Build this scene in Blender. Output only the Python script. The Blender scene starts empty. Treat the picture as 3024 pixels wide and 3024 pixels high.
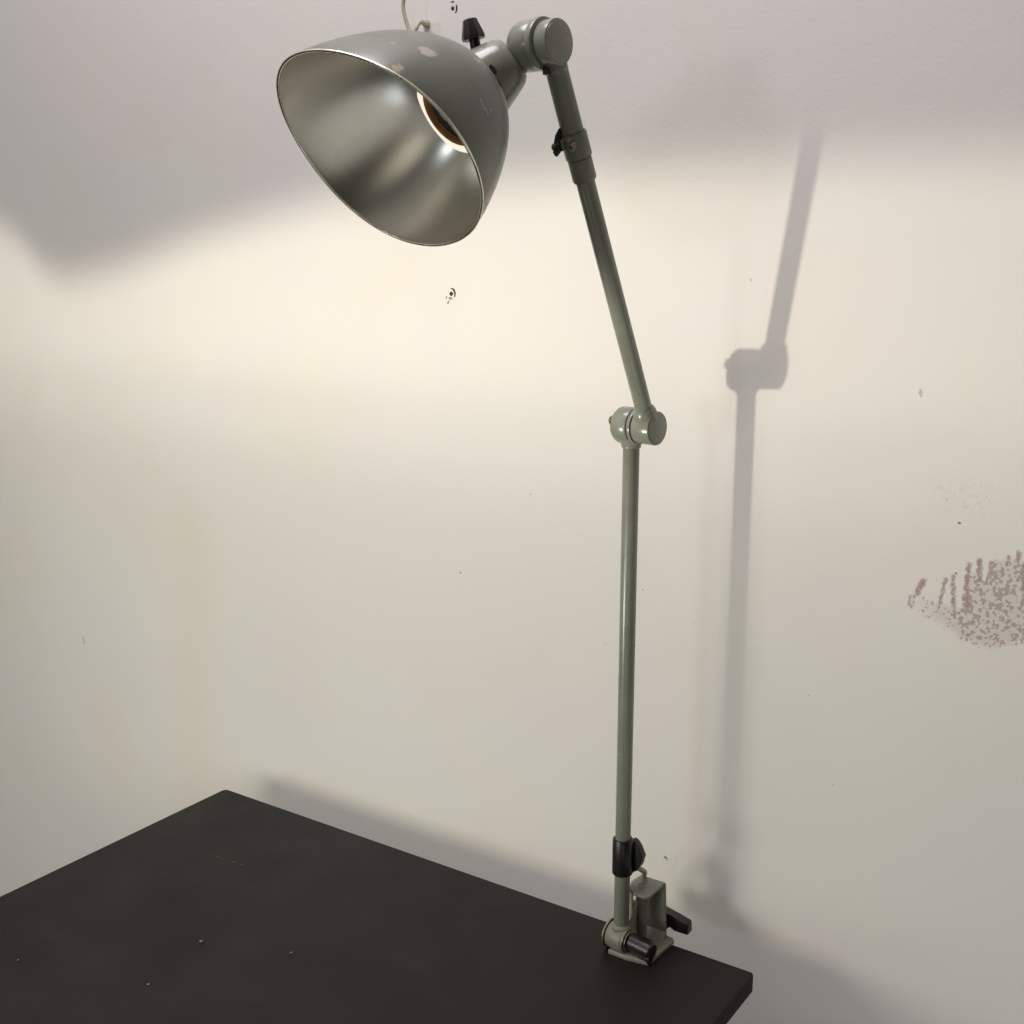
import bpy, bmesh, math, random
from mathutils import Vector as V, Matrix, noise
random.seed(4)
sc = bpy.context.scene
col = sc.collection
R = math.radians

# ------------------------------------------------------------------ camera
cam_d = bpy.data.cameras.new('camera'); cam = bpy.data.objects.new('camera', cam_d); col.objects.link(cam)
cam.location = (0.3693, -0.9517, 0.65)
cam.rotation_euler = (R(78), 0, R(33.985))
cam_d.sensor_width = 36; cam_d.lens = 41.93; cam_d.clip_start = .01; cam_d.clip_end = 60
sc.camera = cam
# ------------------------------------------------------------------ exposure
sc.view_settings.view_transform = 'Standard'
sc.view_settings.look = 'None'
sc.view_settings.exposure = 0
sc.view_settings.gamma = 1
sc.render.resolution_x = sc.render.resolution_y = 1024

# ------------------------------------------------------------------ node helper
class NT:
    def __init__(s, nt): s.nt = nt; s.nt.nodes.clear()
    def n(s, t, **k):
        o = s.nt.nodes.new(t)
        for a, b in k.items(): setattr(o, a, b)
        return o
    def l(s, a, b): s.nt.links.new(a, b)
    def put(s, sock, v):
        if isinstance(v, bpy.types.NodeSocket): s.l(v, sock)
        else: sock.default_value = v
    def m(s, op, a, b=0., c=None, clamp=False):
        o = s.n('ShaderNodeMath', operation=op, use_clamp=clamp)
        s.put(o.inputs[0], a); s.put(o.inputs[1], b)
        if c is not None: s.put(o.inputs[2], c)
        return o.outputs[0]
    def vm(s, op, a, b=None, out=0):
        o = s.n('ShaderNodeVectorMath', operation=op)
        s.put(o.inputs[0], a)
        if b is not None: s.put(o.inputs[1], b)
        return o.outputs[out]
    def sep(s, v):
        o = s.n('ShaderNodeSeparateXYZ'); s.l(v, o.inputs[0]); return o.outputs
    def comb(s, x, y, z):
        o = s.n('ShaderNodeCombineXYZ')
        for i, q in enumerate((x, y, z)): s.put(o.inputs[i], q)
        return o.outputs[0]
    def ss(s, v, a, b, lo=0., hi=1.):
        o = s.n('ShaderNodeMapRange', interpolation_type='SMOOTHSTEP')
        s.put(o.inputs[0], v); s.put(o.inputs[1], a); s.put(o.inputs[2], b); s.put(o.inputs[3], lo); s.put(o.inputs[4], hi)
        return o.outputs[0]
    def noise(s, vec, scale, detail=4., rough=.55, out=0):
        o = s.n('ShaderNodeTexNoise'); s.l(vec, o.inputs['Vector'])
        o.inputs['Scale'].default_value = scale; o.inputs['Detail'].default_value = detail; o.inputs['Roughness'].default_value = rough
        return o.outputs[out]
    def mix(s, f, a, b):
        o = s.n('ShaderNodeMix', data_type='RGBA')
        s.put(o.inputs[0], f); s.put(o.inputs[6], a); s.put(o.inputs[7], b)
        return o.outputs[2]
    def curve(s, v, pts, x0, x1):
        # float curve through pts, x in [x0, x1], value in 0..1
        o = s.n('ShaderNodeFloatCurve'); o.inputs[0].default_value = 1
        t = s.m('DIVIDE', s.m('SUBTRACT', v, x0), x1 - x0, clamp=True); s.l(t, o.inputs[1])
        c = o.mapping.curves[0]
        q = [((x - x0) / (x1 - x0), y) for x, y in pts]
        c.points[0].location = q[0]; c.points[-1].location = q[-1]
        for p in q[1:-1]: c.points.new(*p)
        o.mapping.update()
        return o.outputs[0]

# ------------------------------------------------------------------ room light (dim, warm grey)
w = bpy.data.worlds.new('World'); sc.world = w; w.use_nodes = True
n = NT(w.node_tree)
tc = n.vm('NORMALIZE', n.n('ShaderNodeTexCoord').outputs['Generated'])
W_BASE, W_LOBE, W_TOP = .0, .02, .34
def lobe(d, lo_, hi_):
    return n.ss(n.vm('DOT_PRODUCT', tc, tuple(V(d).normalized()), out=1), math.cos(R(lo_)), math.cos(R(hi_)))
def scaled(f, c, k): return n.vm('MULTIPLY', n.comb(f, f, f), tuple(q * k for q in c))
tot = n.comb(W_BASE, W_BASE * .97, W_BASE * .94)
for d, lo_, hi_, c, k in [((-.45, -.80, .40), 100, 10, (1, .97, .92), W_LOBE),          # lit half of the room
                          ((-.1, -.3, 1.), 75, 10, (1, .93, .83), W_TOP),               # ceiling
                          ((-.20, -.98, -.01), 4.4, 3.0, (.84, .93, 1), 15.),           # small cool spot, added for a highlight inside the shade
                          ((.40, -.34, -.85), 7, 4, (.80, .92, 1), 2.2),                # second cool spot from below, added for another highlight there
                          ((.45, -.86, -.18), 17, 5, (1, .92, .78), .72),
                          ((.72, -.25, -.66), 26, 12, (1, .96, .90), .50),
                          ((.22, -.76, -.60), 32, 8, (1, .95, .88), .30),
                          ((-.70, -.38, .61), 45, 10, (1, .95, .86), .62)]:              # this and the three above: warm glow added to brighten the shade's inside
    tot = n.vm('ADD', tot, scaled(lobe(d, lo_, hi_), c, k))
bg = n.n('ShaderNodeBackground'); n.l(tot, bg.inputs[0]); bg.inputs[1].default_value = 1.
n.l(bg.outputs[0], n.n('ShaderNodeOutputWorld').inputs[0])

# ceiling lamp of the room: large, soft, above the wall
ld = bpy.data.lights.new('ceiling_light', 'AREA'); ld.shape = 'DISK'; ld.size = .7
ld.energy = 15.6; ld.color = (1, .935, .975)
lo = bpy.data.objects.new('ceiling_light', ld); col.objects.link(lo)
lo.location = (-.42, -.42, 1.95)
lo.rotation_euler = (V((-.2, .05, .6)) - V(lo.location)).to_track_quat('-Z', 'Y').to_euler()

# lamp standing low to the left: its own shade cuts the beam off along a nearly level line
kd = bpy.data.lights.new('reading_light', 'POINT'); kd.shadow_soft_size = .013; kd.energy = 32.5; kd.color = (1, .945, .78)
ko = bpy.data.objects.new('reading_light', kd); col.objects.link(ko); ko.location = (-.56, -.915, .18)
kd.use_nodes = True
def beam(light, table):
    light.use_nodes = True
    n = NT(light.node_tree)
    inc = n.n('ShaderNodeNewGeometry').outputs['Incoming']
    ix, iy, iz = n.sep(inc)
    iyc = n.m('MAXIMUM', iy, .02)
    u = n.m('DIVIDE', ix, iyc); v = n.m('DIVIDE', iz, iyc)
    cut = n.curve(u, [(-.9, .62), (-.72, .565), (-.61, .515), (-.52, .462), (-.44, .465), (-.22, .512), (0, .55), (.25, .562), (.55, .568), (.9, .565)], -.9, .9)
    edge = n.ss(n.m('SUBTRACT', v, cut), -.055, .03, 1., 0.)
    prof = n.curve(v, table, -1, .8)
    front = n.ss(iy, .02, .2)
    em = n.n('ShaderNodeEmission')
    n.l(n.m('MULTIPLY', n.m('MULTIPLY', edge, prof), front), em.inputs[1])
    n.l(em.outputs[0], n.n('ShaderNodeOutputLight').inputs[0])
beam(kd, [(-1., .0), (-.3, .02), (-.1, .03), (.1, .12), (.3, .58), (.46, .99), (.8, 1.)])
# the white inside of that lamp's shade: a broad soft glow
rd = bpy.data.lights.new('reading_light_reflector', 'AREA'); rd.shape = 'DISK'; rd.size = .34; rd.energy = 3.5; rd.color = (.98, .97, .83)
ro = bpy.data.objects.new('reading_light_reflector', rd); col.objects.link(ro); ro.location = (-.56, -.915, .18)
ro.rotation_euler = (R(90), 0, 0)
beam(rd, [(-1., .3), (-.3, .95), (-.1, 1.), (.1, .92), (.3, .58), (.46, .34), (.8, .3)])

# ------------------------------------------------------------------ materials
def mat(name):
    m = bpy.data.materials.new(name); m.use_nodes = True
    n = NT(m.node_tree)
    b = n.n('ShaderNodeBsdfPrincipled'); o = n.n('ShaderNodeOutputMaterial'); n.l(b.outputs[0], o.inputs[0])
    return m, n, b
def bump(n, b, h, strength, dist):
    o = n.n('ShaderNodeBump'); n.l(h, o.inputs['Height']); o.inputs['Strength'].default_value = strength; o.inputs['Distance'].default_value = dist
    n.l(o.outputs[0], b.inputs['Normal'])
def paint_mat(name, c1, c2, rough=.38, grime=.5, patches=()):
    m, n, b = mat(name)
    co = n.n('ShaderNodeTexCoord').outputs['Object']
    f = n.ss(n.noise(co, 24, 5), .35, .7)
    c = n.mix(f, c1, c2)
    # small chips and specks of dirt
    sp = n.ss(n.noise(co, 330, 2), .67, .73)
    sp = n.m('MULTIPLY', sp, n.ss(n.noise(co, 38, 2), .5, .62))
    c = n.mix(n.m('MULTIPLY', sp, grime), c, (.06, .055, .045, 1))
    pc = n.m('MULTIPLY', n.ss(n.noise(n.vm('ADD', co, (3.1, 1.7, .4)), 210, 3), .70, .74), n.ss(n.noise(co, 23, 2), .52, .6))
    c = n.mix(n.m('MULTIPLY', pc, .5), c, PALE)
    gr = n.ss(n.noise(n.vm('MULTIPLY', co, (1., 1., .35)), 70, 5, .65), .56, .78)
    c = n.mix(n.m('MULTIPLY', gr, grime * .45), c, tuple(q * .55 for q in c1[:3]) + (1,))
    dn = n.noise(co, 160, 4, .6, out=1)
    dco = n.vm('ADD', co, n.vm('MULTIPLY', n.vm('SUBTRACT', dn, (.5, .5, .5)), (.012, .012, .012)))
    for (px, py, pz), rad, colr, amt in patches:
        d = n.vm('DISTANCE', dco, (px, py, pz), out=1)
        k = n.ss(d, rad * .75, rad * 1.05, 1., 0.)
        k = n.m('MULTIPLY', n.m('MULTIPLY', k, amt), n.ss(n.noise(co, 260, 4), .28, .5))
        c = n.mix(k, c, colr)
    n.l(c, b.inputs['Base Color'])
    n.l(n.m('ADD', n.m('MULTIPLY', n.noise(co, 60, 5), .22), rough - .11), b.inputs['Roughness'])
    b.inputs['Specular IOR Level'].default_value = .5
    bump(n, b, n.noise(co, 300, 3), .12, .0006)
    return m
def plain(name, c, rough, metal=0., var=.25, sc_=80, bstr=.1):
    m, n, b = mat(name)
    co = n.n('ShaderNodeTexCoord').outputs['Object']
    f = n.noise(co, sc_, 5)
    n.l(n.mix(n.ss(f, .3, .7), tuple(q * (1 - var) for q in c) + (1,), tuple(min(1, q * (1 + var)) for q in c) + (1,)), b.inputs['Base Color'])
    n.l(n.m('ADD', n.m('MULTIPLY', f, .25), rough - .12), b.inputs['Roughness'])
    b.inputs['Metallic'].default_value = metal
    bump(n, b, n.noise(co, sc_ * 5, 3), bstr, .0004)
    return m

PALE = (.38, .35, .30, 1)
B0 = V((-.1225, -.035, 0))          # where the lamp stands
GREEN1, GREEN2 = (.120, .131, .104, 1), (.150, .161, .132, 1)
M = {}
M['paint'] = paint_mat('grey_green_enamel', (.200, .211, .172, 1), (.248, .258, .217, 1), .24, .7)
M['paint_dark'] = paint_mat('dull_grey_green_enamel', (.150, .160, .125, 1), (.19, .198, .16, 1), .45, .9)
M['paint_base'] = paint_mat('dirty_grey_green_enamel', (.165, .170, .138, 1), (.225, .227, .188, 1), .45, .9)
M['black'] = plain('black_bakelite', (.012, .011, .010), .35, 0, .3, 60, .1)
M['steel'] = plain('worn_steel', (.22, .19, .145), .5, 1., .3, 120, .2)
M['brass'] = plain('tarnished_brass', (.30, .22, .12), .4, 1., .3, 150, .2)
M['dark'] = plain('dark_gap', (.02, .018, .014), .7)
M['cable'] = plain('aged_cream_plastic', (.34, .31, .24), .5, 0, .12)
M['hook'] = plain('cream_coated_wire', (.44, .40, .31), .5, 0, .1)
M['orange'] = plain('amber_insulating_ring', (.42, .19, .06), .45, 0, .25, 60)
M['socket'] = plain('dark_bakelite', (.028, .022, .018), .45, 0, .3, 40)
M['lip'] = plain('polished_rim', (.92, .88, .76), .27, 1., .05, 60, .02)
M['collar'] = plain('glowing_highlight_band', (.82, .79, .70), .3, 0, .05, 60)  # 'collar': material of the added glowing ring only, no real collar
_b = M['collar'].node_tree.nodes['Principled BSDF']; _b.inputs['Emission Color'].default_value = (1, .90, .70, 1); _b.inputs['Emission Strength'].default_value = .85  # added emission imitates the bright highlight beside the socket
M['plug'] = plain('red_plastic', (.075, .008, .009), .5, 0, .2)
M['hole'] = plain('chipped_plaster', (.06, .030, .016), .9, 0, .4, 200)
M['crumb'] = plain('pale_crumb', (.11, .103, .09), .8, 0, .3, 400)

# aluminium inside the shade: spun, slightly stained
m, n, b = mat('spun_aluminium'); M['alu'] = m
co = n.n('ShaderNodeTexCoord').outputs['Object']
blot = n.ss(n.noise(co, 22, 4), .35, .75)
c = n.mix(blot, (.70, .67, .59, 1), (.80, .77, .69, 1))
spots = n.m('MULTIPLY', n.ss(n.noise(co, 110, 3), .66, .76), .55)
c = n.mix(n.m('MULTIPLY', spots, .4), c, (.30, .28, .22, 1))
n.l(c, b.inputs['Base Color']); b.inputs['Metallic'].default_value = .85
n.l(n.m('ADD', .22, n.m('MULTIPLY', n.noise(co, 9, 1), .12)), b.inputs['Roughness'])

# wall
m, n, b = mat('painted_plaster_wall'); M['wall'] = m
co = n.n('ShaderNodeTexCoord').outputs['Object']
X_, Y_, Z_ = n.sep(co)
c = n.mix(n.ss(n.noise(co, 2.3, 3), .3, .7), (.79, .755, .73, 1), (.81, .785, .735, 1))
# warm old patches
c = n.mix(n.m('MULTIPLY', n.ss(n.noise(co, 6, 2), .48, .72), .55), c, (.79, .755, .665, 1))
c = n.mix(n.m('MULTIPLY', n.ss(n.noise(n.vm('ADD', co, (7.3, 0., 2.1)), 5, 2), .5, .75), .55), c, (.785, .745, .745, 1))
dn = n.noise(co, 260, 3, .6, out=1)
dco = n.vm('ADD', co, n.vm('MULTIPLY', n.vm('SUBTRACT', dn, (.5, .5, .5)), (.0055, .0, .0055)))
dX, dY, dZ = n.sep(dco)
def capsule(a, bb, r, soft=.0012, cx=dX, cz=dZ):
    ax, az = a; bx, bz = bb; ux, uz = bx - ax, bz - az; L2 = ux * ux + uz * uz + 1e-12
    px = n.m('SUBTRACT', cx, ax); pz = n.m('SUBTRACT', cz, az)
    t = n.m('ADD', n.m('MULTIPLY', px, ux / L2), n.m('MULTIPLY', pz, uz / L2), clamp=True)
    qx = n.m('SUBTRACT', px, n.m('MULTIPLY', t, ux)); qz = n.m('SUBTRACT', pz, n.m('MULTIPLY', t, uz))
    d = n.m('SQRT', n.m('ADD', n.m('MULTIPLY', qx, qx), n.m('MULTIPLY', qz, qz)))
    return n.ss(d, r - soft, r + soft, 1., 0.)
strokes = [((.1058, .3755), (.1012, .3640), .0024), ((.1005, .3640), (.0985, .3600), .0012), ((.0955, .3600), (.0948, .3530), .0009), ((.0950, .3530), (.0975, .3500), .0009), ((.0985, .3560), (.0985, .3520), .0008), ((.1330, .3550), (.1340, .3470), .0012), ((.1208, .3600), (.1205, .3520), .0010),
           ((.1243, .3802), (.1212, .3619), .0014), ((.1302, .3833), (.1324, .3561), .0017),
           ((.1424, .3959), (.1418, .3664), .0021), ((.1418, .3664), (.1455, .3564), .0034),
           ((.1506, .4003), (.1519, .3833), .0021), ((.1736, .4067), (.1725, .3991), .0016),
           ((.181, .4109), (.1806, .4035), .0019), ((.1854, .4009), (.1865, .3864), .0020),
           ((.1865, .3864), (.1885, .3784), .0018), ((.1600, .3996), (.1597, .3856), .0010),
           ((.1930, .4130), (.1935, .3960), .0024), ((.2030, .4160), (.2030, .3960), .0024),
           ((.2150, .4160), (.2160, .4000), .0022)]
fine = n.noise(co, 520, 3, .6)
sol = None
for a, bb, r in strokes:
    k = capsule(a, bb, r)
    sol = k if sol is None else n.m('MAXIMUM', sol, k)
sol = n.m('MULTIPLY', sol, n.ss(fine, .36, .52, .45, .95))
# speckled body of the sponge mark: between a top and a bottom line
H0, H1 = .31, .43
def hh(p): return [(x, (zz - H0) / (H1 - H0)) for x, zz in p]
top = n.curve(X_, hh([(.085, .352), (.1, .360), (.117, .358), (.128, .356), (.1385, .356), (.1415, .383), (.153, .389), (.1555, .380), (.159, .400), (.172, .403), (.186, .405), (.2, .41), (.26, .41)]), .085, .26)
bot = n.curve(X_, hh([(.085, .350), (.1, .347), (.117, .341), (.128, .337), (.14, .330), (.155, .3262), (.172, .3272), (.186, .334), (.2, .338), (.23, .35), (.26, .36)]), .085, .26)
top = n.m('ADD', n.m('MULTIPLY', top, H1 - H0), H0); bot = n.m('ADD', n.m('MULTIPLY', bot, H1 - H0), H0)
body = n.m('MULTIPLY', n.ss(n.m('SUBTRACT', top, dZ), -.003, .002), n.ss(n.m('SUBTRACT', dZ, bot), -.004, .006))
body = n.m('MULTIPLY', body, n.m('MULTIPLY', n.ss(X_, .088, .138), n.ss(X_, .24, .22)))
spk = n.noise(co, 330, 2, .5)
thr = n.m('SUBTRACT', .66, n.m('MULTIPLY', body, .17))
spk = n.m('MULTIPLY', n.ss(n.m('SUBTRACT', spk, thr), -.03, .09), n.ss(body, .02, .15))
haze_ = n.m('MULTIPLY', body, .26)
stain = n.m('MAXIMUM', n.m('MAXIMUM', sol, n.m('MULTIPLY', spk, .80)), haze_)
c = n.mix(n.m('MULTIPLY', stain, .93), c, (.35, .235, .24, 1))
# faint scuffs above it and a scatter of pinpricks
scf = n.m('MULTIPLY', n.m('MULTIPLY', n.ss(X_, .09, .12), n.ss(X_, .17, .15)), n.m('MULTIPLY', n.ss(Z_, .43, .445), n.ss(Z_, .475, .46)))
st2 = n.comb(n.m('MULTIPLY', X_, 3.), 0., Z_)
scf = n.m('MULTIPLY', scf, n.ss(n.noise(st2, 210, 3), .56, .66))
c = n.mix(n.m('MULTIPLY', scf, .35), c, (.42, .38, .30, 1))
for (a, bb, r), cc in [(((.0914, .5410), (.0924, .5360), .0011), (.5, .46, .42, 1)), (((-.0655, .6316), (-.0650, .6306), .0008), (.5, .47, .42, 1)),
                       (((-.1350, .0425), (-.1326, .0410), .0009), (.20, .18, .14, 1)), (((-.1326, .0410), (-.1320, .0395), .0006), (.20, .18, .14, 1)),
                       (((-.3033, .4076), (-.3025, .4070), .0006), (.40, .37, .33, 1)), (((-.3951, .3081), (-.3951, .3078), .0007), (.28, .14, .12, 1)),
                       (((.1320, .3863), (.1324, .3860), .0007), (.02, .02, .02, 1)), (((.1312, .4308), (.1325, .4305), .0006), (.15, .14, .12, 1)),
                       (((-1.0822, .1071), (-1.0802, .1001), .003), (.62, .61, .59, 1)), (((-.2105, .2595), (-.2100, .2592), .0005), (.3, .27, .24, 1)),
                       (((.0365, .1665), (.0369, .1664), .0005), (.25, .2, .18, 1)), (((.0090, .2500), (.0094, .2500), .0005), (.25, .2, .18, 1)),
                       (((-.168, .325), (-.1675, .3248), .0006), (.35, .25, .2, 1)), (((-.1105, .300), (-.1103, .2998), .0005), (.3, .26, .2, 1))]:
    c = n.mix(n.m('MULTIPLY', capsule(a, bb, r, .0003), .85), c, cc)
# a soft yellowish upright band in the wall colour
band = capsule((-.835, .30), (-.86, -.12), .035, .045)
c = n.mix(n.m('MULTIPLY', band, .38), c, (.76, .70, .56, 1))
# smoothed filler with pores low on the wall
low = n.m('MULTIPLY', n.ss(Z_, .22, .02), n.ss(n.noise(co, 9, 2), .42, .6))
pores = n.m('MULTIPLY', n.ss(n.noise(co, 520, 2), .70, .76), low)
c = n.mix(n.m('MULTIPLY', pores, .35), c, (.45, .42, .37, 1))
n.l(c, b.inputs['Base Color']); b.inputs['Roughness'].default_value = .72; b.inputs['Specular IOR Level'].default_value = .3
h = n.m('ADD', n.m('MULTIPLY', n.noise(co, 330, 4, .6), .5), n.m('MULTIPLY', n.noise(co, 36, 4), .9))
h = n.m('ADD', h, n.m('MULTIPLY', pores, -1.2))
bump(n, b, h, .30, .0011)

# table top: near-black laminate with a dusty scratch
m, n, b = mat('dark_laminate'); M['table'] = m
co = n.n('ShaderNodeTexCoord').outputs['Object']
X_, Y_, Z_ = n.sep(co)
c = n.mix(n.ss(n.noise(co, 5, 5), .3, .7), (.0075, .0072, .0062, 1), (.0115, .0106, .0090, 1))
smu = n.m('MULTIPLY', n.ss(n.noise(n.vm('MULTIPLY', co, (1., 2.2, 1.)), 9, 6, .7), .5, .75), .5)
c = n.mix(smu, c, (.0165, .0158, .0140, 1))
dus = n.m('MULTIPLY', n.ss(n.noise(co, 900, 1), .74, .80), .12)
c = n.mix(dus, c, (.12, .115, .10, 1))
sx = n.m('MULTIPLY', n.ss(X_, -.60, -.575), n.ss(X_, -.53, -.545))
line = n.ss(n.m('ABSOLUTE', n.m('ADD', n.m('SUBTRACT', Y_, -.1262), n.m('MULTIPLY', n.m('ADD', X_, .59), -.06))), .0004, .0011, 1., 0.)
dash = n.ss(n.noise(n.comb(X_, 0., 0.), 90, 2), .48, .60)
c = n.mix(n.m('MULTIPLY', n.m('MULTIPLY', line, sx), n.m('MULTIPLY', dash, .45)), c, (.16, .15, .13, 1))
n.l(c, b.inputs['Base Color'])
n.l(n.m('ADD', .42, n.m('MULTIPLY', n.noise(co, 11, 6), .3)), b.inputs['Roughness']); b.inputs['Specular IOR Level'].default_value = .22
bump(n, b, n.noise(co, 700, 2), .2, .0003)

# ------------------------------------------------------------------ mesh helpers (world metres; origin shift at link time)
def frame(ax):
    ax = V(ax).normalized(); t = V((0, 0, 1)) if abs(ax.z) < .9 else V((1, 0, 0))
    u = ax.cross(t).normalized(); return ax, u, ax.cross(u)
def ring(bm, c, u, v, r, seg): return [bm.verts.new(c + u * (math.cos(2 * math.pi * i / seg) * r) + v * (math.sin(2 * math.pi * i / seg) * r)) for i in range(seg)]
def lathe(bm, p, ax, prof, seg=48, cap=True):
    """prof: list of (distance along ax from p, radius)"""
    ax, u, v = frame(ax); p = V(p); prev = None; first = last = None
    for s, r in prof:
        rg = ring(bm, p + ax * s, u, v, max(r, 1e-5), seg)
        if prev:
            for i in range(seg): bm.faces.new((prev[i], prev[(i + 1) % seg], rg[(i + 1) % seg], rg[i]))
        else: first = rg
        prev = rg
    if cap: bm.faces.new(first[::-1]); bm.faces.new(prev)
def cyl(bm, p, q, r, r2=None, bev=.0008, seg=40):
    p, q = V(p), V(q); L = (q - p).length; r2 = r if r2 is None else r2
    lathe(bm, p, q - p, [(0, r - bev), (bev * .3, r - bev * .3), (bev, r), (L - bev, r2), (L - bev * .3, r2 - bev * .3), (L, r2 - bev)], seg)
def tube(bm, pts, r, seg=14):
    # smooth tube through points (catmull-rom)
    P = [V(p) for p in pts]; Q = []
    for i in range(len(P) - 1):
        a, b_, c_, d = P[max(i - 1, 0)], P[i], P[i + 1], P[min(i + 2, len(P) - 1)]
        for k in range(8):
            t = k / 8; Q.append(.5 * ((2 * b_) + (c_ - a) * t + (2 * a - 5 * b_ + 4 * c_ - d) * t * t + (3 * b_ - a - 3 * c_ + d) * t ** 3))
    Q.append(P[-1]); prev = None; u = None
    for i, q in enumerate(Q):
        t = (Q[min(i + 1, len(Q) - 1)] - Q[max(i - 1, 0)]).normalized()
        if u is None: _, u, _v = frame(t)
        u = (u - t * u.dot(t)).normalized(); v = t.cross(u)
        rg = ring(bm, q, u, v, r, seg)
        if prev:
            for k in range(seg): bm.faces.new((prev[k], prev[(k + 1) % seg], rg[(k + 1) % seg], rg[k]))
        else: bm.faces.new(rg[::-1])
        prev = rg
    bm.faces.new(prev)
def prism(bm, pts, d, bev=0.):
    """closed polygon pts (3D) extruded by vector d"""
    b2 = bmesh.new()
    a = [b2.verts.new(V(p)) for p in pts]; c = [b2.verts.new(V(p) + V(d)) for p in pts]
    b2.faces.new(a[::-1]); b2.faces.new(c)
    for i in range(len(a)): b2.faces.new((a[i], a[(i + 1) % len(a)], c[(i + 1) % len(a)], c[i]))
    bmesh.ops.recalc_face_normals(b2, faces=b2.faces)
    if bev: bmesh.ops.bevel(b2, geom=list(b2.edges), offset=bev, segments=3, affect='EDGES', profile=.6)
    me = bpy.data.meshes.new('tmp'); b2.to_mesh(me); b2.free(); bm.from_mesh(me); bpy.data.meshes.remove(me)
def obj(name, bm, m, parent=None, origin=V((0, 0, 0)), smooth=True, angle=38):
    bmesh.ops.recalc_face_normals(bm, faces=bm.faces)
    for v_ in bm.verts: v_.co -= origin
    for f in bm.faces: f.smooth = smooth
    if smooth:
        for e_ in bm.edges:
            if len(e_.link_faces) == 2 and e_.calc_face_angle(0) > R(angle): e_.smooth = False
    me = bpy.data.meshes.new(name); bm.to_mesh(me); bm.free(); me.materials.append(m)
    o = bpy.data.objects.new(name, me); col.objects.link(o)
    if parent: o.parent = parent
    else: o.location = origin
    return o
def tag(o, label, cat, group=None):
    o['label'] = label; o['category'] = cat
    if group: o['group'] = group
    return o

# ------------------------------------------------------------------ wall
bm = bmesh.new(); prism(bm, [(-4, .08, -1.2), (2.5, .08, -1.2), (2.5, .08, 2.4), (-4, .08, 2.4)], (0, .12, 0))
o = obj('wall', bm, M['wall'], smooth=False); o['kind'] = 'structure'

# ------------------------------------------------------------------ table
bm = bmesh.new()
def rc(cx, cy, r, a0): return [(cx + r * math.cos(R(a0 + 90 * k / 6)), cy + r * math.sin(R(a0 + 90 * k / 6)), -.0175) for k in range(7)]
pts = rc(-.0045, -.0045, .0045, 0) + rc(-.7057 + .006, -.006, .006, 90) + rc(-.7057 + .006, -.80, .006, 180) + rc(-.0045, -.80, .0045, 270)
prism(bm, pts, (0, 0, .0175), .0011)
table = tag(obj('table', bm, M['table'], angle=50), 'plain near-black table top that the lamp is clamped on, standing close to the wall', 'table')

# ------------------------------------------------------------------ crumbs
spots = [(-.4662, -.2522, .0022, 'largest oblong grey crumb on the dark table, left of centre'),
         (-.3801, -.2176, .0018, 'round grey crumb on the dark table, the one nearest the lamp foot'),
         (-.4526, -.3272, .0016, 'small grey crumb low on the dark table, below the oblong one'),
         (-.5863, -.3703, .0013, 'tiny pale crumb closest to the left edge of the photo on the table')]
proto = None
for x, y, r, lab in spots:
    if proto is None:
        bm = bmesh.new(); bmesh.ops.create_icosphere(bm, subdivisions=2, radius=1)
        for v_ in bm.verts:
            v_.co *= 1 + .35 * noise.noise(v_.co * 1.7); v_.co.z *= .55; v_.co.x *= 1.25
        c_ = proto = obj('crumb', bm, M['crumb'], angle=80)
    else:
        c_ = proto.copy(); col.objects.link(c_)
    c_.location = (x, y, r * .45); c_.scale = (r * .8, r * .8, r * .8); c_.rotation_euler = (0, 0, x * 40)
    tag(c_, lab, 'crumb', 'crumbs scattered on the dark table')

# ------------------------------------------------------------------ wall plugs and hook
def plug(x, z, s, lab, arcs, chips):
    t = bpy.data.objects.new('wall_plug', None); col.objects.link(t); t.location = (x, .08, z)
    tag(t, lab, 'wall plug', 'plugged drill holes in the wall')
    og = V((x, .08, z))
    bm = bmesh.new(); lathe(bm, (x, .0803, z), (0, -1, 0), [(0, .0023 * s), (.0003, .0023 * s), (.0005, .0020 * s), (.0005, .0002 * s)], 20)
    obj('plug', bm, M['plug'], t, og)
    bm = bmesh.new()
    for a0, a1, r0, wd in arcs:
        k = 14; A, Bv = [], []
        for i in range(k + 1):
            a = R(a0 + (a1 - a0) * i / k); ww = wd * math.sin(math.pi * (i + .35) / (k + .7)) * (.75 + .4 * noise.noise(V((a * 3, z, 0))))
            A.append((x + math.cos(a) * (r0 - ww) * 1., .0797, z + math.sin(a) * (r0 - ww) * 1.15)); Bv.append((x + math.cos(a) * (r0 + ww), .0797, z + math.sin(a) * (r0 + ww) * 1.15))
        for i in range(k):
            f = [bm.verts.new(q) for q in (A[i], A[i + 1], Bv[i + 1], Bv[i])]; bm.faces.new(f)
        bmesh.ops.remove_doubles(bm, verts=bm.verts, dist=1e-6)
    ex = bmesh.ops.extrude_face_region(bm, geom=list(bm.faces)); bmesh.ops.translate(bm, vec=(0, .0006, 0), verts=[q for q in ex['geom'] if isinstance(q, bmesh.types.BMVert)])
    obj('chipped_edge', bm, M['hole'], t, og, smooth=False)
    if chips:
        bm = bmesh.new()
        for cx, cz, rx, rz in chips:
            p = [(x + cx + rx * math.cos(i * .628) * (1 + .35 * noise.noise(V((i, cx * 900, 0)))), .0801, z + cz + rz * math.sin(i * .628) * (1 + .35 * noise.noise(V((i, 5, cz * 900))))) for i in range(10)]
            prism(bm, p, (0, -.0004, 0))
        obj('flaked_paint', bm, M['flake'], t, og, smooth=False)
M['flake'] = plain('exposed_filler', (.26, .22, .15), .9, 0, .25, 300)
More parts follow.
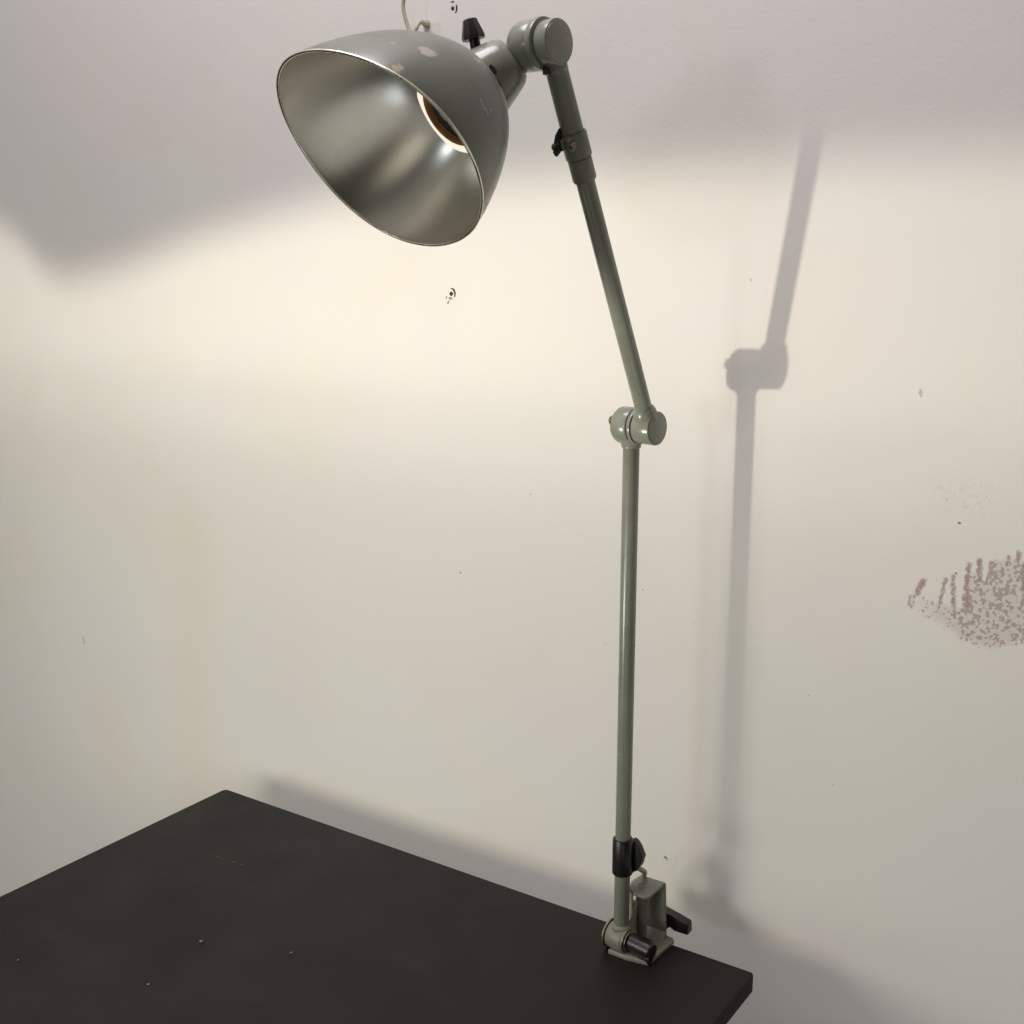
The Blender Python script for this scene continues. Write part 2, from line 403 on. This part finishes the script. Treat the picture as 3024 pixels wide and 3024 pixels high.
plug(-.4040, .6133, 1.05, 'dark red wall plug in a chipped hole in the bright wall, below the lampshade', [(-45, 100, .0049, .0014)],
     [(-.0012, -.0048, .0022, .0014), (-.0064, -.0040, .0007, .0017), (-.0045, -.0095, .0009, .0013), (-.0033, -.0078, .0006, .0008)])
plug(-.3985, .8972, .95, 'dark red wall plug in the dim wall near the top, beside the black switch knob', [(-55, 40, .0052, .0013), (65, 112, .0056, .0008)], [])

og = V((-.4304, .08, .8855))
t = bpy.data.objects.new('wall_hook', None); col.objects.link(t); t.location = og
tag(t, 'cream coated bent wire hook in the wall above the lampshade, cut by the photo top', 'hook')
bm = bmesh.new()
tube(bm, [(-0.4257, 0.074, 0.8841), (-0.4233, 0.067, 0.8834), (-0.4212, 0.06, 0.8827), (-0.4213, 0.055, 0.8825), (-0.4217, 0.052, 0.8789), (-0.4229, 0.05, 0.8747), (-0.4263, 0.05, 0.8723), (-0.4297, 0.05, 0.8739), (-0.4326, 0.05, 0.8792), (-0.4355, 0.05, 0.8865), (-0.4377, 0.05, 0.8937), (-0.4382, 0.05, 0.9007), (-0.4363, 0.05, 0.9074), (-0.4328, 0.05, 0.912)], .0020)
obj('hook_wire', bm, M['hook'], t, og)
bm = bmesh.new(); lathe(bm, (-.4318, .081, .8862), (0, -1, 0), [(0, .0042), (.003, .0042), (.0045, .0036), (.008, .0026)], 24)
obj('wall_flange', bm, M['hook'], t, og)

# ================================================================== THE LAMP
lamp = bpy.data.objects.new('clamp_lamp', None); col.objects.link(lamp); lamp.location = B0
tag(lamp, 'old grey-green jointed metal work lamp with an aluminium-lined dome shade, clamped to the dark table', 'lamp')
def part(name, bm, m, parent=lamp, **k): return obj(name, bm, m, parent, B0, **k)

psi = R(8)
e = V((math.cos(psi), -math.sin(psi), 0))            # axis of all the pivots
f_ = V((-math.sin(psi), -math.cos(psi), 0))          # way the arms lean
J = V((-.1225, -.035, .5071))                        # elbow
lean = R(24.5); d_ = f_ * math.sin(lean) + V((0, 0, 1)) * math.cos(lean)
A0 = J + e * .018
K = A0 + d_ * .326                                   # head pivot

# ---- clamp bracket: foot, upright web, top plate
bm = bmesh.new()
foot = [(-.1290, -.0485, 0), (-.1085, -.0492, 0), (-.0885, -.0458, 0), (-.0866, -.0440, 0), (-.0838, .0015, 0), (-.0865, .0045, 0), (-.0960, .0062, 0), (-.1290, .0062, 0)]
prism(bm, foot, (0, 0, .0042), .0009)
web = [(-.1225, .0004, .0035), (-.0925, .0004, .0035), (-.0950, .0004, .0600), (-.1225, .0004, .0600)]
prism(bm, web, (0, .0030, 0), .0008)
topp = [(-.1215, .0030, .0580), (-.0955, .0030, .0580), (-.0965, -.0290, .0580), (-.1000, -.0318, .0580), (-.1120, -.0318, .0580), (-.1205, -.0250, .0580), (-.1235, -.0130, .0580)]
prism(bm, topp, (0, 0, .0032), .0009)
# fillet where web meets foot
prism(bm, [(-.1225, .001, .0038), (-.1225, .001, .0110), (-.1225, -.0060, .0038)], (.0300, 0, 0), .0005)
bracket = part('clamp_bracket', bm, M['paint_base'])
bm = bmesh.new(); lathe(bm, (-.1111, -.0150, .0604), (0, 0, 1), [(0, .0052), (.0009, .0052), (.0014, .0046), (.0014, .0036), (.0008, .0028), (.0010, .0002)], 32)
obj('rivet', bm, M['paint_base'], bracket, V((0, 0, 0)) + B0)
bm = bmesh.new(); lathe(bm, (-.1111, -.0140, .0040), (0, 0, 1), [(0, .0068), (.0012, .0068), (.0020, .0050), (.040, .0050), (.044, .0066), (.0545, .0066)], 36)
obj('spindle', bm, M['paint_base'], bracket, B0)
# ---- base knuckle with its lug
c0 = V((-.1225, -.0350, .0133))
bm = bmesh.new()
cyl(bm, c0 - e * .0105, c0 + e * .0075, .0131, bev=.0012)
lathe(bm, c0 + V((0, 0, .008)), (0, 0, 1), [(0, .0098), (.0042, .0096), (.0048, .0090), (.0058, .0082), (.0064, .0074)], 36)
# lug running back to the spindle
p0 = c0 + e * .0045
pts = []
for k in range(11):
    a = R(70 + 180 * k / 10); pts.append(p0 + V((0, 1, 0)) * (math.cos(a) * .0125) + V((0, 0, 1)) * (math.sin(a) * .0125))
pts += [p0 + V((.0005, .0150, -.0085)), p0 + V((.0005, .0215, -.0070)), p0 + V((.0005, .0250, .0130)), p0 + V((.0005, .0250, .0330)), p0 + V((.0005, .0200, .0340)), p0 + V((.0005, .0160, .0260)), p0 + V((.0005, .0120, .0190))]
prism(bm, pts, e * .0042, .0005)
knuckle = part('base_knuckle', bm, M['paint_base'])
bm = bmesh.new(); cyl(bm, c0 - e * .0130, c0 - e * .0112, .0142, bev=.0005)
cyl(bm, c0 + e * .0090, c0 + e * .0104, .0128, bev=.0004); cyl(bm, c0 + e * .0108, c0 + e * .0122, .0112, bev=.0004)
obj('washer', bm, M['steel'], knuckle, B0)
bm = bmesh.new()
kd_ = (e + V((0, 0, -.03))).normalized()
lathe(bm, c0 + e * .0122, kd_, [(0, .0080), (.001, .0086), (.014, .0085), (.020, .0082), (.0235, .0078), (.0250, .0066)], 26)
# flared wing at the knob end
q = c0 + e * .0225
prism(bm, [q + V((0, -.0040, .0078)), q + V((0, .0045, .0082)), q + V((.002, .0040, -.0090)), q + V((.0030, -.0055, -.0128)), q + V((.002, -.0075, -.0070))], e * .0120, .0008)
part('tightening_knob', bm, M['black'], angle=25)
# ---- big black wing of the clamp screw behind the bracket
bm = bmesh.new()
wy = .0125
prism(bm, [(-.1440, wy, .0090), (-.1415, wy, .0185), (-.1290, wy, .0248), (-.1150, wy, .0262), (-.1030, wy, .0245), (-.0880, wy, .0215), (-.0755, wy, .0182), (-.0748, wy, .0062), (-.0900, wy, .0060), (-.0950, wy, .0085), (-.0990, wy, .0035), (-.1050, wy, -.0010), (-.1200, wy, -.0015), (-.1330, wy, .0020)], (0, .0105, 0), .0020)
part('clamp_wing', bm, M['black'])
bm = bmesh.new(); cyl(bm, (-.110, .0035, .0130), (-.110, .0130, .0130), .0052)
part('clamp_screw', bm, M['steel'])

# ---- lower pole, sleeve collar, cable holder
bm = bmesh.new(); cyl(bm, (-.1225, -.035, .0225), (-.1225, -.035, .4895), .00735)
part('lower_arm', bm, M['paint'])
bm = bmesh.new(); lathe(bm, (-.1225, -.035, .0800), (0, 0, 1), [(0, .0078), (0, .0091), (.0010, .0098), (.0345, .0098), (.0360, .0090), (.0360, .0078), (0, .0078)], 44, cap=False)
hold = part('cable_holder', bm, M['black'])
bm = bmesh.new()
y0 = -.0315
prism(bm, [(-.1185, y0, .1120), (-.1150, y0, .1145), (-.1115, y0, .1130), (-.1078, y0, .1085), (-.1035, y0, .0995), (-.1060, y0, .0900), (-.1100, y0, .0838), (-.1150, y0, .0800), (-.1200, y0, .0800)], (0, .0085, 0), .0016)
obj('holder_wedge', bm, M['black'], hold, B0, angle=25)
bm = bmesh.new(); tube(bm, [(-0.114, -0.024, 0.0839), (-.1155, -.010, .0745), (-.1185, .003, .0650), (-.1245, .0110, .0545), (-0.1311, 0.012, 0.0486), (-0.1347, 0.012, 0.0444), (-0.1373, 0.012, 0.0369), (-0.1378, 0.012, 0.0286), (-0.1374, 0.0125, 0.0186), (-0.1372, 0.0128, -0.004), (-0.137, 0.014, -0.05)], .0026)
part('cable', bm, M['cable'])

# ---- elbow
bm = bmesh.new()
cyl(bm, J - e * .0120, J + e * .0045, .0163, bev=.0026, seg=56)
lathe(bm, J + V((0, 0, -.0195)), (0, 0, 1), [(0, .0079), (.0006, .0086), (.0025, .0088), (.0055, .0105), (.010, .0115)], 44)
elbow = part('elbow_joint', bm, M['paint'])
bm = bmesh.new(); cyl(bm, J + e * .0052, J + e * .0085, .0157, bev=.0006, seg=56)
obj('friction_ring', bm, M['paint'], elbow, B0)
bm = bmesh.new(); cyl(bm, J + e * .0045, J + e * .0093, .0148, bev=.0002, seg=56)
obj('gap_ring', bm, M['dark'], elbow, B0)
bm = bmesh.new(); cyl(bm, J + e * .0092, J + e * .0272, .0147, bev=.0006, seg=56)
lathe(bm, A0 + d_ * .008, d_, [(0, .0105), (.0065, .0104), (.0100, .0094), (.0112, .0086), (.0118, .0076)], 44)
obj('upper_knuckle', bm, M['paint'], elbow, B0)
bm = bmesh.new(); cyl(bm, J + e * .0270, J + e * .0278, .0128, bev=.0003, seg=56)
obj('end_cap', bm, M['paint'], elbow, B0)
bm = bmesh.new(); cyl(bm, J - e * .0136, J - e * .0118, .0138, bev=.0006, seg=40)
q = J - e * .0134 + V((0, 0, .0035)) + f_ * .004; cyl(bm, q, q - e * .0066, .0040, bev=.0008, seg=8)
obj('pivot_bolt', bm, M['brass'], elbow, B0)

# ---- upper arm
bm = bmesh.new(); cyl(bm, A0 + d_ * .0175, A0 + d_ * .230, .0074)
upper = part('upper_arm', bm, M['paint'])
bm = bmesh.new()
P0 = A0 + d_ * .2215
lathe(bm, P0, d_, [(0, .0076), (.0004, .0087), (.0018, .0094), (.0180, .0094), (.0186, .0088), (.0200, .0087), (.0860, .0085), (.0866, .0088), (.0925, .0090)], 48)
obj('sleeve', bm, M['paint_dark'], upper, B0)
# clamp ring with bolt and wing nut
bm = bmesh.new()
lathe(bm, A0 + d_ * .2405, d_, [(0, .0089), (0, .0100), (.0006, .0104), (.0185, .0104), (.0191, .0100), (.0191, .0089), (0, .0089)], 48, cap=False)
cr = A0 + d_ * .2435 
rr_ = e * .05 + f_ * .95; rr_.normalize()
prism(bm, [cr + rr_ * .0085 + e * .0030 - d_ * .0005, cr + rr_ * .0155 + e * .0030 + d_ * .001, cr + rr_ * .0155 + e * .0030 + d_ * .0085, cr + rr_ * .0085 + e * .0030 + d_ * .0125], e * .0016, .0003)
prism(bm, [cr + rr_ * .0085 - e * .0030 - d_ * .0005, cr + rr_ * .0155 - e * .0030 + d_ * .001, cr + rr_ * .0155 - e * .0030 + d_ * .0085, cr + rr_ * .0085 - e * .0030 + d_ * .0125], e * .0016, .0003)
cring = part('clamp_ring', bm, M['paint_dark'])
bc = cr + rr_ * .0128 + d_ * .0045
bm = bmesh.new(); cyl(bm, bc - e * .0125, bc + e * .0068, .0017, bev=.0004, seg=20)
cyl(bm, bc + e * .0045, bc + e * .0070, .0034, bev=.0004, seg=6)
cyl(bm, bc - e * .0130, bc - e * .0102, .0030, bev=.0008, seg=20)
obj('bolt', bm, M['steel'], cring, B0, angle=25)
bm = bmesh.new(); cyl(bm, bc - e * .0100, bc - e * .0048, .0038, bev=.0008, seg=20)
for s, L in ((1, .0135), (-1, .0075)):
    up = (V((0, 0, 1)) * s + e * .15 * s).normalized(); a = bc - e * .0075
    prism(bm, [a + e * .0035, a - e * .0035, a - e * .0030 + up * L * .6, a + up * L, a + e * .0025 + up * L * .6], f_ * .0030, .0006)
obj('wing_nut', bm, M['black'], cring, B0)

# ---- head joint
bm = bmesh.new()
cyl(bm, K - e * .0290, K - e * .0085, .0182, bev=.0050, seg=60)
neck_j = part('head_joint', bm, M['paint'])
bm = bmesh.new(); cyl(bm, K - e * .0090, K - e * .0035, .0190, bev=.0009, seg=60); obj('friction_ring', bm, M['paint'], neck_j, B0)
bm = bmesh.new(); cyl(bm, K - e * .0022, K + e * .0088, .0163, bev=.0005, seg=60)
lathe(bm, K - d_ * .0105, -d_, [(-.004, .0088), (.0085, .0088), (.0098, .0087), (.0108, .0086)], 48)
obj('outer_knuckle', bm, M['paint'], neck_j, B0)
bm = bmesh.new(); cyl(bm, K + e * .0086, K + e * .0094, .0150, bev=.0003, seg=60); obj('end_cap', bm, M['paint'], neck_j, B0)
bm = bmesh.new(); cyl(bm, K - e * .0086, K + e * .0, .0150, bev=.0002); obj('gap_ring', bm, M['dark'], neck_j, B0)
q = K - e * .0035 - V((0, 0, 1)) * .0175
bm = bmesh.new(); prism(bm, [q + f_ * .004, q + f_ * .004 - V((0, 0, .0045)), q - f_ * .004 - V((0, 0, .0055)), q - f_ * .006], e * .0045, .0006); obj('stop_lug', bm, M['black'], neck_j, B0)

# ---- socket housing
Bc = V((-.170, -.1808, .7822))                        # middle of the housing foot, on the dome
Hh = K - e * .0215
hb = (Bc - Hh).normalized()
LB = (Bc - Hh).length
bm = bmesh.new()
lathe(bm, Hh, hb, [(LB - .0245, .006), (LB - .0240, .0120), (LB - .0222, .0162), (LB - .0185, .0192), (LB - .013, .0213), (LB - .006, .0234), (LB, .0252), (LB + .012, .0285)], 60)
housing = part('socket_housing', bm, M['paint'])
# vent slots
_, hu, hv = frame(hb)
side = (cam.location - Bc).normalized(); side = (side - hb * side.dot(hb)).normalized()
tan_ = hb.cross(side)
bm = bmesh.new()
for ang, so, ww in ((8, -.0060, .0019), (-14, -.0036, .0008)):
    a = R(ang); rd = side * math.cos(a) + tan_ * math.sin(a); tt = hb.cross(rd); s0 = LB + so
    rad = .0241; pts = []
    for k in range(12):
        t_ = 2 * math.pi * k / 12; pts.append(Hh + hb * (s0 + math.cos(t_) * ww) + tt * (math.sin(t_) * .0040) + rd * (rad - .0012))
    prism(bm, pts, rd * .0016)
obj('vent_slot', bm, M['dark'], housing, B0)
# switch knob
sk = Bc + V((-.0083, -.0056, .0188))
kdir = V((-.18, -.125, .97)).normalized()
bm = bmesh.new()
lathe(bm, sk - kdir * .006, kdir, [(0, .0056), (.0072, .0054), (.0076, .0042), (.0160, .0038)], 24)
lathe(bm, sk + kdir * .0085, kdir, [(0, .0084), (.0008, .0090), (.0030, .0089), (.0115, .0062), (.0140, .0056), (.0148, .0040)], 9)
part('switch_knob', bm, M['black'], angle=25)

# ---- shade: dome lofted onto its (slightly out of round) mouth
C = V((-.1952, -.2801, .7221)); ar = V((-.115, -.733, -.67)).normalized()
su = V((.99, -.139, 0)); su = (su - ar * su.dot(ar)).normalized(); sw = su.cross(ar)
if sw.z < 0: sw = -sw
co_ = [.08476, .00015, -.00004, -.00025, .0002, .0021, .00024, -.00074, .00036]
def rimr(t):
    s = co_[0]
    for k in range(4): s += co_[1 + 2 * k] * math.cos((k + 1) * t) + co_[2 + 2 * k] * math.sin((k + 1) * t)
    return s
NA = V((-.16777, -.22188, .77430))
AL, BE, Q0 = 2.0705, 1.182, .282
def prof_g(q):
    if q < Q0: return -.04 * (1 - (q / Q0) ** 2)
    return 1 - max(0, 1 - ((q - Q0) / (1 - Q0)) ** AL) ** (1 / BE)
def shell(off, nphi=96, ns=34):
    rows = []; qs = [.02, .08, .14, .20, .25]
    for j in range(ns + 1):
        a0 = math.asin(Q0); qs.append(math.sin(a0 + j / ns * (math.pi / 2 - a0)))
    for qv in qs:
        t = max(0, (qv - Q0) / (1 - Q0)); row = []
        for i in range(nphi):
            a = 2 * math.pi * i / nphi
            rad = rimr(a) * qv - off * min(1, qv * 1.4)
            row.append(NA + (C - NA) * prof_g(qv) + ar * (off * (1 - t)) + (su * math.cos(a) + sw * math.sin(a)) * rad)
        rows.append(row)
    return rows
def skin(bm, rows, cap=True):
    vs = [[bm.verts.new(p) for p in r_] for r_ in rows]; k = len(vs[0])
    for a, b_ in zip(vs, vs[1:]):
        for i in range(k): bm.faces.new((a[i], a[(i + 1) % k], b_[(i + 1) % k], b_[i]))
    if cap: bm.faces.new(vs[0])
    return vs
axis_pt = lambda g: NA + (C - NA) * g
def loc(p): return tuple(V(p) - B0)
def dome(q, ang):
    g = 1 - max(0, 1 - ((q - Q0) / (1 - Q0)) ** AL) ** (1 / BE); a = R(ang)
    return NA + (C - NA) * g + (su * math.cos(a) + sw * math.sin(a)) * rimr(a) * q
PAT = [(dome(.862, 45.5), .0062, PALE, .85), (dome(.988, 45.5), .0042, (.36, .31, .22, 1), .8), (dome(.640, 26), .0036, PALE, .6),
       (dome(.859, 9), .0022, PALE, .7), (dome(.862, 6), .0018, PALE, .6), (dome(.865, 3), .0016, PALE, .5), (dome(.835, 2), .0018, PALE, .5), (dome(.90, 62), .0022, PALE, .4)]
M['shade_paint'] = paint_mat('shade_enamel', GREEN1, GREEN2, .34, .5, [(loc(p), r_, c_, a_) for p, r_, c_, a_ in PAT])
bm = bmesh.new(); skin(bm, shell(0.)); shade = part('lamp_shade', bm, M['shade_paint'], angle=60)
bm = bmesh.new(); skin(bm, shell(.0014)); obj('reflector', bm, M['alu'], shade, B0, angle=60)
bm = bmesh.new()
rows = []
for i in range(128):
    a = 2 * math.pi * i / 128; o_ = su * math.cos(a) + sw * math.sin(a); c_ = C + o_ * (rimr(a) - .0007)
    rows.append([c_ + o_ * (math.cos(k * math.pi / 4) * .0012) + ar * (math.sin(k * math.pi / 4) * .0010) for k in range(8)])
rows.append(rows[0])
skin(bm, rows, cap=False); bmesh.ops.remove_doubles(bm, verts=bm.verts, dist=1e-6)
obj('rolled_rim', bm, M['lip'], shade, B0, angle=80)

# ---- socket ring inside
HC = V((-.1800, -.2168, .7545))
hn = (ar - su * .10 + sw * .13).normalized()
bm = bmesh.new(); lathe(bm, HC - hn * .012, hn, [(.006, .0270), (.0125, .0270), (.0134, .0262), (.0134, .0232), (.0100, .0224)], 64, cap=False)
obj('socket_ring', bm, M['orange'], shade, B0)
bm = bmesh.new(); lathe(bm, HC - hn * .012, hn, [(.0100, .0268), (.0128, .0270), (.0134, .0280), (.0130, .0322), (.0100, .0345)], 72, cap=False)  # added glowing ring, stands in for the highlight around the socket
obj('highlight_band', bm, M['collar'], shade, B0)['label'] = 'cream highlight band around the dark socket, added as a glowing ring'
bm = bmesh.new(); lathe(bm, HC, hn, [(.0006, .0236), (-.004, .0215), (-.0060, .0190), (-.0060, .0005)], 64, cap=False)
obj('socket_cup', bm, M['socket'], shade, B0)
